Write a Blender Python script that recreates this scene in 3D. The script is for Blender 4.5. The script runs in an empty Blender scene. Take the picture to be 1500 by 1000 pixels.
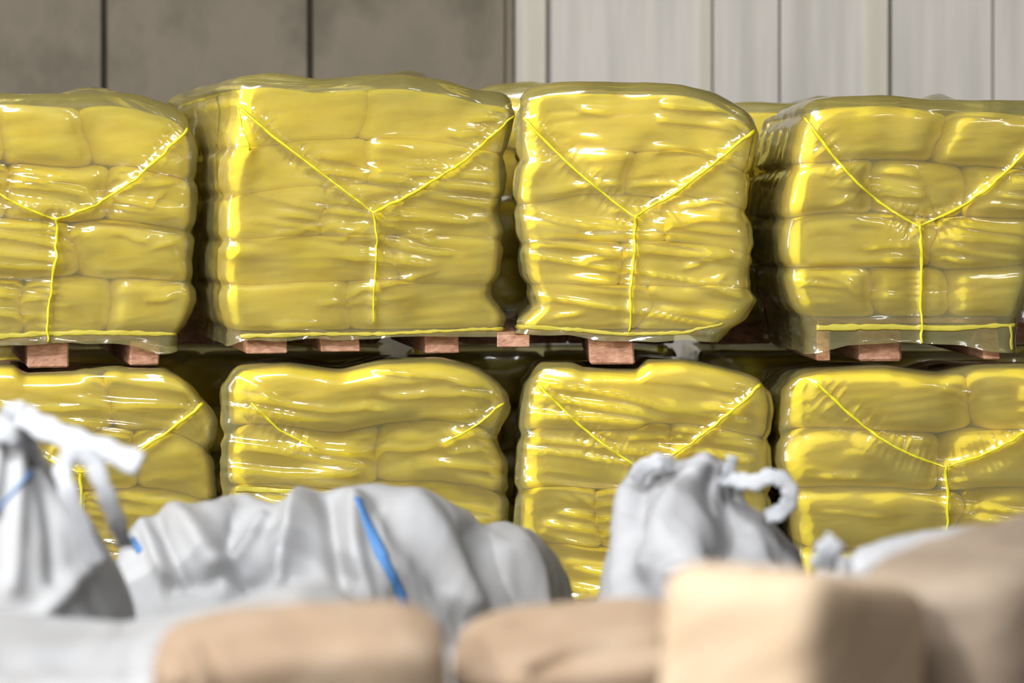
import bpy, math, random
import numpy as np
from mathutils import Vector
from mathutils.bvhtree import BVHTree

# ------------------------------------------------------------------ camera model
F = 3140.0          # focal length in pixels of the 1500 px wide frame
HOR = 300.0         # image row of the horizon (level camera)
ZC = 1.82           # eye height
DF = 9.0            # distance of the pallet fronts
sc = bpy.context.scene
COL = sc.collection

def X(px, Y): return (px - 750.0) * Y / F
def Z(py, Y): return ZC - (py - HOR) * Y / F
def proj(P):
    P = np.asarray(P)
    return 750.0 + P[..., 0] * F / P[..., 1], HOR - (P[..., 2] - ZC) * F / P[..., 1]

# ------------------------------------------------------------------ noise
def vnoise(x, y, seed):
    rng = np.random.RandomState(seed)
    T = rng.rand(256, 256)
    xi = np.floor(x).astype(int); yi = np.floor(y).astype(int)
    fx = x - xi; fy = y - yi
    fx = fx * fx * fx * (fx * (fx * 6 - 15) + 10); fy = fy * fy * fy * (fy * (fy * 6 - 15) + 10)
    a = T[xi & 255, yi & 255]; b = T[(xi + 1) & 255, yi & 255]
    c = T[xi & 255, (yi + 1) & 255]; d = T[(xi + 1) & 255, (yi + 1) & 255]
    return ((a * (1 - fx) + b * fx) * (1 - fy) + (c * (1 - fx) + d * fx) * fy) * 2 - 1

def fbm(x, y, seed, octv=3):
    s = 0; am = 1; n = 0
    for k in range(octv):
        s = s + am * vnoise(x * 2 ** k + 17.3 * k, y * 2 ** k + 5.1 * k, seed + k); n += am; am *= .5
    return s / n

def ridged(x, y, seed, octv=3):
    s = 0; am = 1; n = 0
    for k in range(octv):
        s = s + am * (1 - 2 * np.abs(vnoise(x * 2 ** k + 11.7 * k, y * 2 ** k + 3.9 * k, seed + k))); n += am; am *= .5
    return s / n

def sstep(a, b, x):
    t = np.clip((x - a) / (b - a), 0, 1); return t * t * (3 - 2 * t)

def blur(A, sx, sy):
    def g(A, s, ax):
        if s < .3: return A
        r = int(3 * s) + 1
        k = np.exp(-.5 * (np.arange(-r, r + 1) / s) ** 2); k /= k.sum()
        pad = [(0, 0), (0, 0)]; pad[ax] = (r, r)
        P = np.pad(A, pad, mode='edge'); out = np.zeros_like(A)
        for i, w in enumerate(k):
            out += w * (P[i:i + A.shape[0], :] if ax == 0 else P[:, i:i + A.shape[1]])
        return out
    return g(g(A, sx, 0), sy, 1)

def bilin(G, u, v):      # G[i,j] over u,v in 0..1
    n, m = G.shape
    u = np.clip(u, 0, 1) * (n - 1); v = np.clip(v, 0, 1) * (m - 1)
    i = np.minimum(u.astype(int), n - 2); j = np.minimum(v.astype(int), m - 2)
    fu = u - i; fv = v - j
    return (G[i, j] * (1 - fu) + G[i + 1, j] * fu) * (1 - fv) + (G[i, j + 1] * (1 - fu) + G[i + 1, j + 1] * fu) * fv

def polydist(px, py, pts):
    """distance to a polyline and the arc length of the nearest point"""
    best = np.full(px.shape, 1e9); arc = np.zeros(px.shape); L = 0.0
    for (x0, y0), (x1, y1) in zip(pts[:-1], pts[1:]):
        dx, dy = x1 - x0, y1 - y0; l2 = dx * dx + dy * dy + 1e-9
        t = np.clip(((px - x0) * dx + (py - y0) * dy) / l2, 0, 1)
        d = np.hypot(px - x0 - t * dx, py - y0 - t * dy)
        m = d < best
        best = np.where(m, d, best); arc = np.where(m, L + t * math.sqrt(l2), arc)
        L += math.sqrt(l2)
    return best, arc

def interp(tab, x):
    t = sorted(tab); return np.interp(x, [p[0] for p in t], [p[1] for p in t])

def smooth_tab(tab, n=160, k=5):
    t = sorted(tab); xs = np.linspace(t[0][0], t[-1][0], n)
    ys = np.interp(xs, [p[0] for p in t], [p[1] for p in t])
    ker = np.hanning(k + 2)[1:-1]; ker /= ker.sum(); r = k // 2
    yp = np.concatenate([2 * ys[0] - ys[r:0:-1], ys, 2 * ys[-1] - ys[-2:-r - 2:-1]])
    return xs, np.convolve(yp, ker, 'valid')

def catmull(pts, n=8):
    P = [np.array(p, float) for p in pts]; P = [2 * P[0] - P[1]] + P + [2 * P[-1] - P[-2]]
    out = []
    for i in range(1, len(P) - 2):
        for k in range(n):
            t = k / n; a, b, c, d = P[i - 1:i + 3]
            out.append(.5 * (2 * b + (c - a) * t + (2 * a - 5 * b + 4 * c - d) * t * t + (3 * b - a - 3 * c + d) * t ** 3))
    out.append(P[-2]); return out

# ------------------------------------------------------------------ object helpers
ORI = {}
def obj(name, V, faces, mat, parent=None, origin=None, smooth=True):
    V = np.asarray(V, float)
    if parent is not None: o0 = ORI[parent.name]
    elif origin is not None: o0 = np.array(origin, float)
    else: o0 = np.array([(V[:, 0].min() + V[:, 0].max()) / 2, (V[:, 1].min() + V[:, 1].max()) / 2, V[:, 2].min()])
    me = bpy.data.meshes.new(name)
    me.from_pydata((V - o0).tolist(), [], faces)
    me.update()
    if smooth: me.polygons.foreach_set('use_smooth', [True] * len(me.polygons))
    me.materials.append(mat)
    o = bpy.data.objects.new(name, me); COL.objects.link(o)
    if parent is not None: o.parent = parent
    else: o.location = o0
    ORI[o.name] = o0
    return o

def thing(name, loc, label, cat, group=None):
    o = bpy.data.objects.new(name, None); COL.objects.link(o)
    o.location = loc; o.empty_display_size = .2; ORI[o.name] = np.array(loc, float)
    tag(o, label, cat, group); return o

def tag(o, label, cat, group=None):
    o['label'] = label; o['category'] = cat
    if group: o['group'] = group
    return o

def struct(o): o['kind'] = 'structure'; return o

def grid_faces(n, m, wrap=False):
    f = []
    for i in range(n - 1):
        for j in range(m if wrap else m - 1):
            k = (j + 1) % m
            f.append((i * m + j, i * m + k, (i + 1) * m + k, (i + 1) * m + j))
    return f

def boxes(lst):
    """many boxes (x0,x1,y0,y1,z0,z1) as vertex / face lists, slightly chamfered"""
    V = []; Fc = []
    for (x0, x1, y0, y1, z0, z1) in lst:
        c = min(x1 - x0, y1 - y0, z1 - z0) * .06
        b = len(V)
        for (sx, sy, sz) in [(i, j, k) for i in (0, 1) for j in (0, 1) for k in (0, 1)]:
            x, y, z = (x0, x1)[sx], (y0, y1)[sy], (z0, z1)[sz]
            ix, iy, iz = c * (1 - 2 * sx), c * (1 - 2 * sy), c * (1 - 2 * sz)
            V += [(x, y + iy, z + iz), (x + ix, y, z + iz), (x + ix, y + iy, z)]
        def q(i, j, k, a): return b + (i * 4 + j * 2 + k) * 3 + a
        for i in (0, 1): Fc.append(tuple(q(i, j, k, 0) for j, k in ((0, 0), (1, 0), (1, 1), (0, 1))))
        for j in (0, 1): Fc.append(tuple(q(i, j, k, 1) for i, k in ((0, 0), (1, 0), (1, 1), (0, 1))))
        for k in (0, 1): Fc.append(tuple(q(i, j, k, 2) for i, j in ((0, 0), (1, 0), (1, 1), (0, 1))))
        for j in (0, 1):
            for k in (0, 1): Fc.append((q(0, j, k, 1), q(1, j, k, 1), q(1, j, k, 2), q(0, j, k, 2)))
        for i in (0, 1):
            for k in (0, 1): Fc.append((q(i, 0, k, 0), q(i, 1, k, 0), q(i, 1, k, 2), q(i, 0, k, 2)))
        for i in (0, 1):
            for j in (0, 1): Fc.append((q(i, j, 0, 0), q(i, j, 1, 0), q(i, j, 1, 1), q(i, j, 0, 1)))
        for i in (0, 1):
            for j in (0, 1):
                for k in (0, 1): Fc.append((q(i, j, k, 0), q(i, j, k, 1), q(i, j, k, 2)))
    return V, Fc

def fix_normals(o):
    import bmesh
    bm = bmesh.new(); bm.from_mesh(o.data); bmesh.ops.recalc_face_normals(bm, faces=bm.faces); bm.to_mesh(o.data); bm.free()
    return o

CUBE = {}
def cube_grid(n):
    if n in CUBE: return CUBE[n]
    idx = {}; V = []; Fc = []
    def vid(p):
        if p not in idx: idx[p] = len(V); V.append(p)
        return idx[p]
    for ax in range(3):
        for sd in (0, n):
            for i in range(n):
                for j in range(n):
                    q = []
                    for (a, b) in ((i, j), (i + 1, j), (i + 1, j + 1), (i, j + 1)):
                        p = [0, 0, 0]; p[ax] = sd; p[(ax + 1) % 3] = a; p[(ax + 2) % 3] = b
                        q.append(vid(tuple(p)))
                    Fc.append(tuple(q if sd else q[::-1]))
    P = np.array(V, float) / n * 2 - 1
    P = np.tan(P * math.pi / 4 * .98) / math.tan(math.pi / 4 * .98)
    CUBE[n] = (P, Fc); return CUBE[n]

# ------------------------------------------------------------------ materials
def new_mat(name):
    m = bpy.data.materials.new(name); m.use_nodes = True
    nt = m.node_tree; nt.nodes.clear()
    out = nt.nodes.new('ShaderNodeOutputMaterial')
    return m, nt, out

def nd(nt, t, **kw):
    n = nt.nodes.new(t)
    for k, v in kw.items():
        if k in n.inputs: n.inputs[k].default_value = v
        else: setattr(n, k, v)
    return n

def ramp(nt, cols, lo=.3, hi=.7):
    r = nt.nodes.new('ShaderNodeValToRGB'); e = r.color_ramp.elements
    n = len(cols)
    while len(e) < n: e.new(.5)
    for i, c in enumerate(cols):
        e[i].position = lo + (hi - lo) * i / (n - 1); e[i].color = (*c, 1)
    return r

def basic(name, cols, rough=.6, scale=(3, 3, 3), detail=4, bump=0, bscale=(40, 40, 40), spec=.3, sheen=0, transl=0, lo=.3, hi=.7):
    m, nt, out = new_mat(name); L = nt.links.new
    tc = nd(nt, 'ShaderNodeTexCoord')
    mp = nd(nt, 'ShaderNodeMapping'); mp.inputs['Scale'].default_value = scale
    nz = nd(nt, 'ShaderNodeTexNoise', Scale=1.0, Detail=detail, Roughness=.6)
    rp = ramp(nt, cols, lo, hi)
    p = nd(nt, 'ShaderNodeBsdfPrincipled', Roughness=rough)
    p.inputs['Specular IOR Level'].default_value = spec
    L(tc.outputs['Object'], mp.inputs['Vector']); L(mp.outputs[0], nz.inputs['Vector'])
    L(nz.outputs[0], rp.inputs[0]); L(rp.outputs[0], p.inputs['Base Color'])
    if bump:
        mp2 = nd(nt, 'ShaderNodeMapping'); mp2.inputs['Scale'].default_value = bscale
        nz2 = nd(nt, 'ShaderNodeTexNoise', Scale=1.0, Detail=3)
        b = nd(nt, 'ShaderNodeBump', Strength=bump, Distance=.01)
        L(tc.outputs['Object'], mp2.inputs['Vector']); L(mp2.outputs[0], nz2.inputs['Vector'])
        L(nz2.outputs[0], b.inputs['Height']); L(b.outputs[0], p.inputs['Normal'])
    if transl:
        tr = nd(nt, 'ShaderNodeBsdfTranslucent'); L(rp.outputs[0], tr.inputs['Color'])
        mx = nd(nt, 'ShaderNodeMixShader', Fac=transl)
        L(p.outputs[0], mx.inputs[1]); L(tr.outputs[0], mx.inputs[2]); L(mx.outputs[0], out.inputs[0])
    else: L(p.outputs[0], out.inputs[0])
    return m

M_sack = basic('yellow_sack_plastic', [(.91, .71, .02), (.94, .77, .03), (.95, .81, .05)], rough=.45, scale=(5, 5, 16), spec=.25, bump=.15, bscale=(12, 12, 60))
M_seam = basic('film_weld_yellow', [(.78, .70, .02), (.84, .78, .05)], rough=.3, scale=(20, 20, 20), spec=.5, transl=.25)
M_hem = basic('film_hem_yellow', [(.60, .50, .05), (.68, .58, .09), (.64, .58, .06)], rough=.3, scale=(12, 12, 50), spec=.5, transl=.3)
M_wood = basic('pallet_wood', [(.30, .14, .085), (.44, .23, .15), (.56, .33, .23)], rough=.8, scale=(25, 3, 60), bump=.4, bscale=(60, 8, 120))
M_white = basic('woven_white_polypropylene', [(.36, .345, .33), (.415, .415, .42), (.46, .465, .48)], rough=.62, scale=(2.5, 2.5, 2.5), bump=.12, bscale=(90, 90, 90), spec=.35, transl=.12)
M_grey = basic('woven_grey_white_polypropylene', [(.33, .33, .34), (.395, .395, .405), (.45, .455, .465)], rough=.5, scale=(4, 4, 4), bump=.12, bscale=(70, 70, 70), spec=.4, transl=.1)
M_blue = basic('blue_woven_stripe', [(.055, .16, .37), (.085, .22, .46)], rough=.6, scale=(10, 10, 10))
M_strap = basic('white_lifting_strap', [(.38, .39, .41), (.46, .47, .49)], rough=.6, scale=(12, 12, 60), bump=.2, bscale=(150, 150, 150))
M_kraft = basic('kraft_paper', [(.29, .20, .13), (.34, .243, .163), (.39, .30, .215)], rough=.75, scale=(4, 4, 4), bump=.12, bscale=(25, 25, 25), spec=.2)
M_kraft_lit = basic('sun_lightened_kraft_paper', [(.51, .37, .24), (.56, .42, .285), (.60, .46, .325)], rough=.75, scale=(4, 4, 4), bump=.12, bscale=(25, 25, 25), spec=.2)  # kraft lightened so the large sack's sunlit look sits in the colour
M_kraft_shade = basic('shade_darkened_kraft_paper', [(.22, .165, .12), (.265, .205, .15), (.30, .24, .185)], rough=.75, scale=(4, 4, 4), bump=.12, bscale=(25, 25, 25), spec=.2)  # kraft darkened: shade on the rear right sack is put into the colour
M_conc = basic('weathered_concrete_panel', [(.115, .10, .072), (.15, .132, .098), (.187, .158, .12), (.168, .147, .11)], rough=.9, scale=(1.3, 1.3, 1.0), detail=6, bump=.2, bscale=(20, 20, 20), lo=.36, hi=.64)
M_joint = basic('dark_joint', [(.14, .12, .09), (.19, .16, .12)], rough=.9)
M_pale = basic('pale_painted_panel', [(.37, .35, .31), (.42, .40, .36), (.49, .46, .42), (.40, .395, .37)], rough=.7, scale=(5, 1, .28), detail=4, lo=.25, hi=.75)
M_batten = basic('pale_cream_batten', [(.44, .41, .34), (.50, .47, .395)], rough=.7, scale=(8, 8, .5))
M_floor = basic('concrete_floor', [(.11, .10, .09), (.16, .15, .13), (.2, .185, .165)], rough=.85, scale=(1.5, 1.5, 1.5), detail=7, bump=.15, bscale=(40, 40, 40))

def film_material():
    m, nt, out = new_mat('stretch_film'); L = nt.links.new
    tc = nd(nt, 'ShaderNodeTexCoord')
    mp = nd(nt, 'ShaderNodeMapping'); mp.inputs['Scale'].default_value = (6, 6, 60)
    nz = nd(nt, 'ShaderNodeTexNoise', Scale=1.0, Detail=2)
    b = nd(nt, 'ShaderNodeBump', Strength=.12, Distance=.004)
    L(tc.outputs['Object'], mp.inputs['Vector']); L(mp.outputs[0], nz.inputs['Vector']); L(nz.outputs[0], b.inputs['Height'])
    t = nd(nt, 'ShaderNodeBsdfTransparent', Color=(.985, .97, .76, 1))
    d = nd(nt, 'ShaderNodeBsdfDiffuse', Color=(.92, .86, .36, 1))
    tl = nd(nt, 'ShaderNodeBsdfTranslucent', Color=(.92, .86, .36, 1))
    L(b.outputs[0], d.inputs['Normal'])
    dd = nd(nt, 'ShaderNodeMixShader', Fac=.5); L(d.outputs[0], dd.inputs[1]); L(tl.outputs[0], dd.inputs[2])
    # haze of the film: cloudier in patches
    mp3 = nd(nt, 'ShaderNodeMapping'); mp3.inputs['Scale'].default_value = (4, 4, 6)
    nz3 = nd(nt, 'ShaderNodeTexNoise', Scale=1.0, Detail=2)
    L(tc.outputs['Object'], mp3.inputs['Vector']); L(mp3.outputs[0], nz3.inputs['Vector'])
    mr = nd(nt, 'ShaderNodeMapRange'); mr.inputs['From Min'].default_value = .3; mr.inputs['From Max'].default_value = .7
    mr.inputs['To Min'].default_value = .17; mr.inputs['To Max'].default_value = .29
    L(nz3.outputs[0], mr.inputs['Value'])
    mx = nd(nt, 'ShaderNodeMixShader'); L(mr.outputs[0], mx.inputs[0]); L(t.outputs[0], mx.inputs[1]); L(dd.outputs[0], mx.inputs[2])
    g1 = nd(nt, 'ShaderNodeBsdfGlossy', Roughness=.07); g2 = nd(nt, 'ShaderNodeBsdfGlossy', Roughness=.26)
    for gg in (g1, g2): gg.inputs['Color'].default_value = (1, 1, 1, 1); L(b.outputs[0], gg.inputs['Normal'])
    g = nd(nt, 'ShaderNodeMixShader', Fac=.3); L(g1.outputs[0], g.inputs[1]); L(g2.outputs[0], g.inputs[2])
    fr = nd(nt, 'ShaderNodeFresnel', IOR=1.75); L(b.outputs[0], fr.inputs['Normal'])
    ms = nd(nt, 'ShaderNodeMixShader'); L(fr.outputs[0], ms.inputs[0]); L(mx.outputs[0], ms.inputs[1]); L(g.outputs[0], ms.inputs[2])
    L(ms.outputs[0], out.inputs[0])
    return m
M_film = film_material()

# ------------------------------------------------------------------ wrapped pallets
GROUP = 'shrink-wrapped pallet loads of yellow sacks'

def make_block(label, L, R, top, bot, yaw, rows, seams=(), stringers=(), ystr=530, Y0=DF, depth=1.12, gap=13,
               humps=(), dents=(), hi=True, wr=1.0, seed=1, r=.065, sack_top=.945, hem=None, zfloor=None, bulges=(), flare=((0, 0), (3, 0)), ex=7.0, rec=.020, gl=0.0, lx=0.0, pleats=()):
    """L,R: front edges as (py, px); top, bot: (px, py) profiles of the film; rows: from the top (height share, splits)"""
    rng = random.Random(seed)
    cs, sn = math.cos(yaw), math.sin(yaw)
    px0 = interp(L, 330 if Y0 < 10 and bot[0][1] < 600 else 650)
    O = np.array([X(px0, Y0), Y0]); tg = np.array([cs, sn]); dp = np.array([-sn, cs])
    def px2s(px):
        p = (px - 750.0) / F
        return (p * O[1] - O[0]) / (cs - p * sn)
    def sY(s): return O[1] + s * sn
    Lz = [(Z(y, Y0), px2s(x)) for y, x in L]
    Rz = [(Z(y, sY(px2s(x))), px2s(x)) for y, x in R]
    Tt = [(px2s(x), Z(y, sY(px2s(x)) + .1)) for x, y in top]
    Bt = [(px2s(x), Z(y, sY(px2s(x)))) for x, y in bot]
    Lx = smooth_tab(Lz, 200, 9); Rx = smooth_tab(Rz, 200, 9); Tx = smooth_tab(Tt, 200, 13); Bx = smooth_tab(Bt, 120, 7)
    sL = lambda z: np.interp(z, *Lx)
    sR = lambda z: np.interp(z, *Rx)
    def zt(s, b):
        z = np.interp(s, *Tx) - .03 * (b / depth) ** 2
        for (hpx, hb, hy, wpx, wb) in humps:
            Yh = O[1] + hb; hs = ((hpx - 750) / F * Yh - O[0] + hb * sn) / cs
            base = np.interp(hs, *Tx) - .03 * (hb / depth) ** 2
            z = z + (Z(hy, Yh) - base) * np.exp(-((s - hs) / (wpx * Yh / F)) ** 2 - ((b - hb) / wb) ** 2)
        for (x0, x1, y) in dents:
            sa, sb = px2s(x0), px2s(x1); zz = Z(y, sY(sa)) - .006
            m = sstep(sa - .07, sa - .012, s) * (1 - sstep(sb + .012, sb + .07, s))
            z = z + m * np.minimum(zz - z, 0)
        if dents: z = z - .028 * sstep(.08, .25, b)
        return z
    zfb = lambda s: np.interp(s, *Bx)
    zs0 = float(np.mean(Bx[1])) + gap * Y0 / F           # underside of the sacks
    ztm = float(np.mean(Tx[1]))
    H = ztm - zs0
    W = float(np.median(Rx[1]) - np.median(Lx[1]))
    def world(s, b, z):
        s = np.asarray(s, float); b = np.asarray(b, float); z = np.asarray(z, float) + 0 * s
        s = s - np.interp(z, [f[0] for f in flare], [f[1] for f in flare]) * np.clip(b / depth, 0, 1) * np.clip(1 - 2 * s / W, 0, 1)
        return np.stack([O[0] + s * cs - b * sn, O[1] + s * sn + b * cs, z], -1)

    # --- sacks in normalised space (a along the front, c up)
    sacks = []; cc = sack_top
    for (h, splits) in rows:
        c1, c0 = cc, cc - h * sack_top; cc = c0
        ed = [0] + list(splits) + [1]
        for a0, a1 in zip(ed[:-1], ed[1:]):
            sacks.append((a0, a1, max(c0, .004), c1, rng.uniform(0, .018), 0.0, .52))
    nfront = len(sacks); cc = sack_top
    for k, (h, splits) in enumerate(rows):
        c1, c0 = cc, cc - h * sack_top; cc = c0
        for a0, a1 in ((0, .5), (.5, 1)):
            sacks.append((a0, a1, max(c0, .004), c1, 0, .5, 1.0))
    def warp(a, c):
        f = np.clip(a * (1 - a) * 16, 0, 1); g = np.clip(c * 8, 0, 1) * np.clip((1 - c) * 10, 0, 1)
        return f * .035 * fbm(a * 2.2 + 3, c * 7 + seed, seed + 71, 2), g * .028 * fbm(a * 2.6 + 1, c * 3.2 + seed, seed + 73, 2) + 0 * a
    NA, NC = 260, 260
    ag = np.linspace(0, 1, NA)[:, None]; cg = np.linspace(-.12, 1.05, NC)[None, :]
    dag, dcg = warp(ag + 0 * cg, cg + 0 * ag); aw, cw = ag - dag, cg - dcg
    REC = rec
    B = np.full((NA, NC), -REC); B[:, :][np.broadcast_to(cg < .0, (NA, NC))] = -.012
    for (a0, a1, c0, c1, jit, b0, b1) in sacks[:nfront]:
        u = (aw - (a0 + a1) / 2) / ((a1 - a0) / 2 + .008 / W); v = (cw - (c0 + c1) / 2) / ((c1 - c0) / 2 * 1.05)
        q = 1 - np.abs(u) ** ex - np.abs(v) ** ex
        w = np.where(q > 0, np.maximum(q, 0) ** (1 / ex), 0)
        B = np.maximum(B, np.where(q > 0, -.25 * (1 - w) - jit, -9))
    Bl = blur(B, .034 / W * NA, .024 / H * NC / 1.17)
    Ff = np.maximum(Bl, B) + .006
    Ff = blur(Ff, 1.2, 1.2) + .003
    # --- film: stacked rounded-rectangle loops
    nf, nc_, nsd, nb_ = (130, 8, 36, 14) if hi else (48, 6, 24, 10)
    nw, nfi, ncap = (120, 9, 12) if hi else (40, 6, 8)
    def loop(n_f):
        P = []
        for k in range(n_f): P.append(('f', (k + .5) / n_f))
        for k in range(nc_): P.append(('c', (k + .5) / nc_, 0))
        for k in range(nsd): P.append(('r', (k + .5) / nsd))
        for k in range(nc_): P.append(('c', (k + .5) / nc_, 1))
        for k in range(nb_): P.append(('b', (k + .5) / nb_))
        for k in range(nc_): P.append(('c', (k + .5) / nc_, 2))
        for k in range(nsd): P.append(('l', (k + .5) / nsd))
        for k in range(nc_): P.append(('c', (k + .5) / nc_, 3))
        return P
    LP = loop(nf); n = len(LP)
    def rect(i):
        """normalised description: fs, fb in 0..1 of the inset rectangle plus offsets in metres and the normal"""
        U = np.zeros((n, 6))      # as, os, ab, ob, ns, nb
        rr = max(r - i, .012)
        for k, p in enumerate(LP):
            if p[0] == 'f': U[k] = (p[1], rr * (1 - 2 * p[1]), 0, 0, 0, -1)
            elif p[0] == 'r': U[k] = (1, 0, p[1], rr * (1 - 2 * p[1]), 1, 0)
            elif p[0] == 'b': U[k] = (1 - p[1], -rr * (1 - 2 * p[1]), 1, 0, 0, 1)
            elif p[0] == 'l': U[k] = (0, 0, 1 - p[1], -rr * (1 - 2 * p[1]), -1, 0)
            else:
                th = p[1] * math.pi / 2; c_, s_ = math.cos(th), math.sin(th)
                if p[2] == 0: U[k] = (1, -rr + rr * s_, 0, rr - rr * c_, s_, -c_)
                elif p[2] == 1: U[k] = (1, -rr + rr * c_, 1, -rr + rr * s_, c_, s_)
                elif p[2] == 2: U[k] = (0, rr - rr * s_, 1, -rr + rr * c_, -s_, c_)
                else: U[k] = (0, rr - rr * c_, 0, rr - rr * s_, -c_, -s_)
        return U
    S = []; Bq = []; Zq = []; NS = []; NB = []; NZ = []; Aq = []
    for k in range(nw):
        t = k / nw; U = rect(0)
        s = U[:, 0] * W; b = U[:, 2] * depth + U[:, 3]
        for _ in range(3):
            zlo = zfb(s); zhi = zt(s, b) - r
            z = zlo + t * (zhi - zlo); sl, sr = sL(z), sR(z)
            s = sl + U[:, 0] * (sr - sl) + U[:, 1]
        S.append(s); Bq.append(b); Zq.append(z); NS.append(U[:, 4]); NB.append(U[:, 5]); NZ.append(0 * s); Aq.append((s - sl) / (sr - sl))
    for k in range(nfi + 1):
        th = k / nfi * math.pi / 2; i = r * (1 - math.cos(th)); U = rect(i)
        s = U[:, 0] * W
        for _ in range(3):
            b = i + U[:, 2] * (depth - 2 * i) + U[:, 3]
            z = zt(s, b) - r * (1 - math.sin(th)); sl, sr = sL(z), sR(z)
            s = sl + i + U[:, 0] * (sr - sl - 2 * i) + U[:, 1]
        c_, s_ = math.cos(th), math.sin(th)
        S.append(s); Bq.append(b); Zq.append(z); NS.append(U[:, 4] * c_); NB.append(U[:, 5] * c_); NZ.append(0 * s + s_); Aq.append((s - sl) / (sr - sl))
    s1, b1 = S[-1].copy(), Bq[-1].copy(); scn, bcn = s1.mean(), b1.mean()
    for k in range(1, ncap + 1):
        f = 1 - k / ncap * .985
        s = scn + (s1 - scn) * f; b = bcn + (b1 - bcn) * f
        S.append(s); Bq.append(b); Zq.append(zt(s, b)); NS.append(0 * s); NB.append(0 * s); NZ.append(0 * s + 1); Aq.append((s - sL(ztm)) / W)
    S, Bq, Zq, NS, NB, NZ, Aq = [np.array(q) for q in (S, Bq, Zq, NS, NB, NZ, Aq)]
    C = (Zq - zs0) / (zt(S, Bq) - zs0)
    wf = np.clip(-NB, 0, 1) ** 2; ws = NS ** 2
    Fr = bilin(Ff, Aq, (C + .12) / 1.17)
    # side: the same layers as soft bands
    lev = []; cc = sack_top
    for (h, _) in rows: lev.append(cc); cc -= h * sack_top
    lev.append(cc)
    Fs = np.full(C.shape, .004)
    for l in lev: Fs = Fs - .016 * np.exp(-((C - l) * H / .026) ** 2)
    Fs = Fs + .012 * fbm(Bq * 5 + 3, Zq * 7, seed + 40)
    # creases pulled across the front
    base = world(S, Bq, Zq); ppx, ppy = proj(base)
    ctr = np.exp(-((Aq - .55) / .33) ** 2 - ((C - .40) / .24) ** 2) + .7 * np.exp(-((Aq - .9) / .10) ** 2 - ((C - .5) / .3) ** 2)
    msk = sstep(.02, .42, fbm(S * 2.6 + 7, Zq * 4.2 + seed, seed + 3, 2) + .42 * ctr - .03 + gl)
    w1 = fbm(S * 1.6 + .8 * Zq, Zq * 17 + 2.2 * S, seed + 5, 2)
    w2 = fbm(S * 5.5, Zq * 46 - 5 * S, seed + 9, 2)
    wrk = wr * (.013 * msk * (1 - np.abs(w1) * 2).clip(0, 1) ** 1.5 + .0012 * (1 - msk) * w2 + .006 * fbm(S * 5, Zq * 6, seed + 13, 2))
    for (bx, by, wx, wy, hh) in bulges:
        wrk = wrk + hh * np.exp(-((ppx - bx) / wx) ** 2 - ((ppy - by) / wy) ** 2)
    for (x0, y0, x1, y1, hpx, lo, hi_) in pleats:      # a fold whose upper flank leans out, hpx tall, slopes lo..hi_
        dx, dy = x1 - x0, y1 - y0; ln = math.hypot(dx, dy)
        al = ((ppx - x0) * dx + (ppy - y0) * dy) / ln
        up = ((ppx - x0) * dy - (ppy - y0) * dx) / ln + 1.5 * vnoise(al * .06, al * 0 + hpx, seed + 80)   # above the fold line
        t = np.clip(hpx - up, 0, hpx) * Y0 / F; Wm = hpx * Y0 / F
        pf = lo * t + .5 * (hi_ - lo) * t * t / Wm + lx * np.clip(al, 0, 70) * Y0 / F * t / hpx
        pf = pf * np.clip(1 + up / 5.0, 0, 1) * sstep(-12, 10, al) * (1 - sstep(ln - 10, ln + 12, al))
        wrk = wrk + pf
    for pl in seams:
        d, arc = polydist(ppx, ppy, pl)
        wrk = wrk + .009 * np.exp(-(d / 5.0) ** 2) - .002 * np.exp(-((d - 14) / 9.0) ** 2)
        wrk = wrk + .0035 * np.exp(-(d / 22.0) ** 2) * np.sin(arc * .55 + 3 * vnoise(arc * .05, 0 * arc, seed)) * vnoise(arc * .09, 0 * arc + 3, seed + 2)
    wsd = .45 * wr * (.010 * np.abs(fbm(Bq * 4, Zq * 18, seed + 21, 2)) + .006 * fbm(Bq * 9 + Zq * 8, Zq * 9, seed + 23, 2))
    tp = -.012 * (len(dents) > 0) + .008 * fbm(S * 4, Bq * 5, seed + 31, 2) + .007 * ridged(S * 2.5, Bq * 6, seed + 35, 2)
    nzw = NZ ** 2
    Dd = wf * (Fr + .004 + wrk) + (1 - wf - nzw).clip(0, 1) * (Fs + wsd) + nzw * tp
    S2 = S + NS * Dd; B2 = Bq + NB * Dd; Z2 = Zq + NZ * Dd
    hemw = np.clip(1 - np.arange(S.shape[0]) / 3.0, 0, 1)[:, None]
    B2 = B2 + NB * hemw * .006 * (1 + .7 * vnoise(S * 14, 0 * S, seed + 50)); S2 = S2 + NS * hemw * .006
    Z2[0] += .006 * vnoise(S[0] * 8, Bq[0] * 8, seed + 51)
    V = world(S2, B2, Z2).reshape(-1, 3)
    nl = S.shape[0]
    faces = grid_faces(nl, n, True); faces.append(tuple(range((nl - 1) * n, nl * n)))
    zb_ = float(zfloor if zfloor is not None else Z(ystr, Y0))
    mid = world(np.array([(sL(ztm) + sR(ztm)) / 2]), np.array([depth / 2]), np.array([zb_]))[0]
    root = thing('wrapped_pallet', mid, label, 'pallet load', GROUP)
    film = obj('stretch_film', V, faces, M_film, root)
    film['label'] = 'clear yellowish plastic film stretched over the sacks'
    # --- sacks
    def smap(a, b, c):
        a = np.asarray(a, float); da, dc = warp(a, c); a = a + da; c = c + dc
        s = sL(zs0 + c * H) + a * (sR(zs0 + c * H) - sL(zs0 + c * H))
        for _ in range(2):
            z = zs0 + c * (zt(s, b) - zs0); s = sL(z) + .030 + a * (sR(z) - sL(z) - .046)
        return world(s, b, z)
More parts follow.
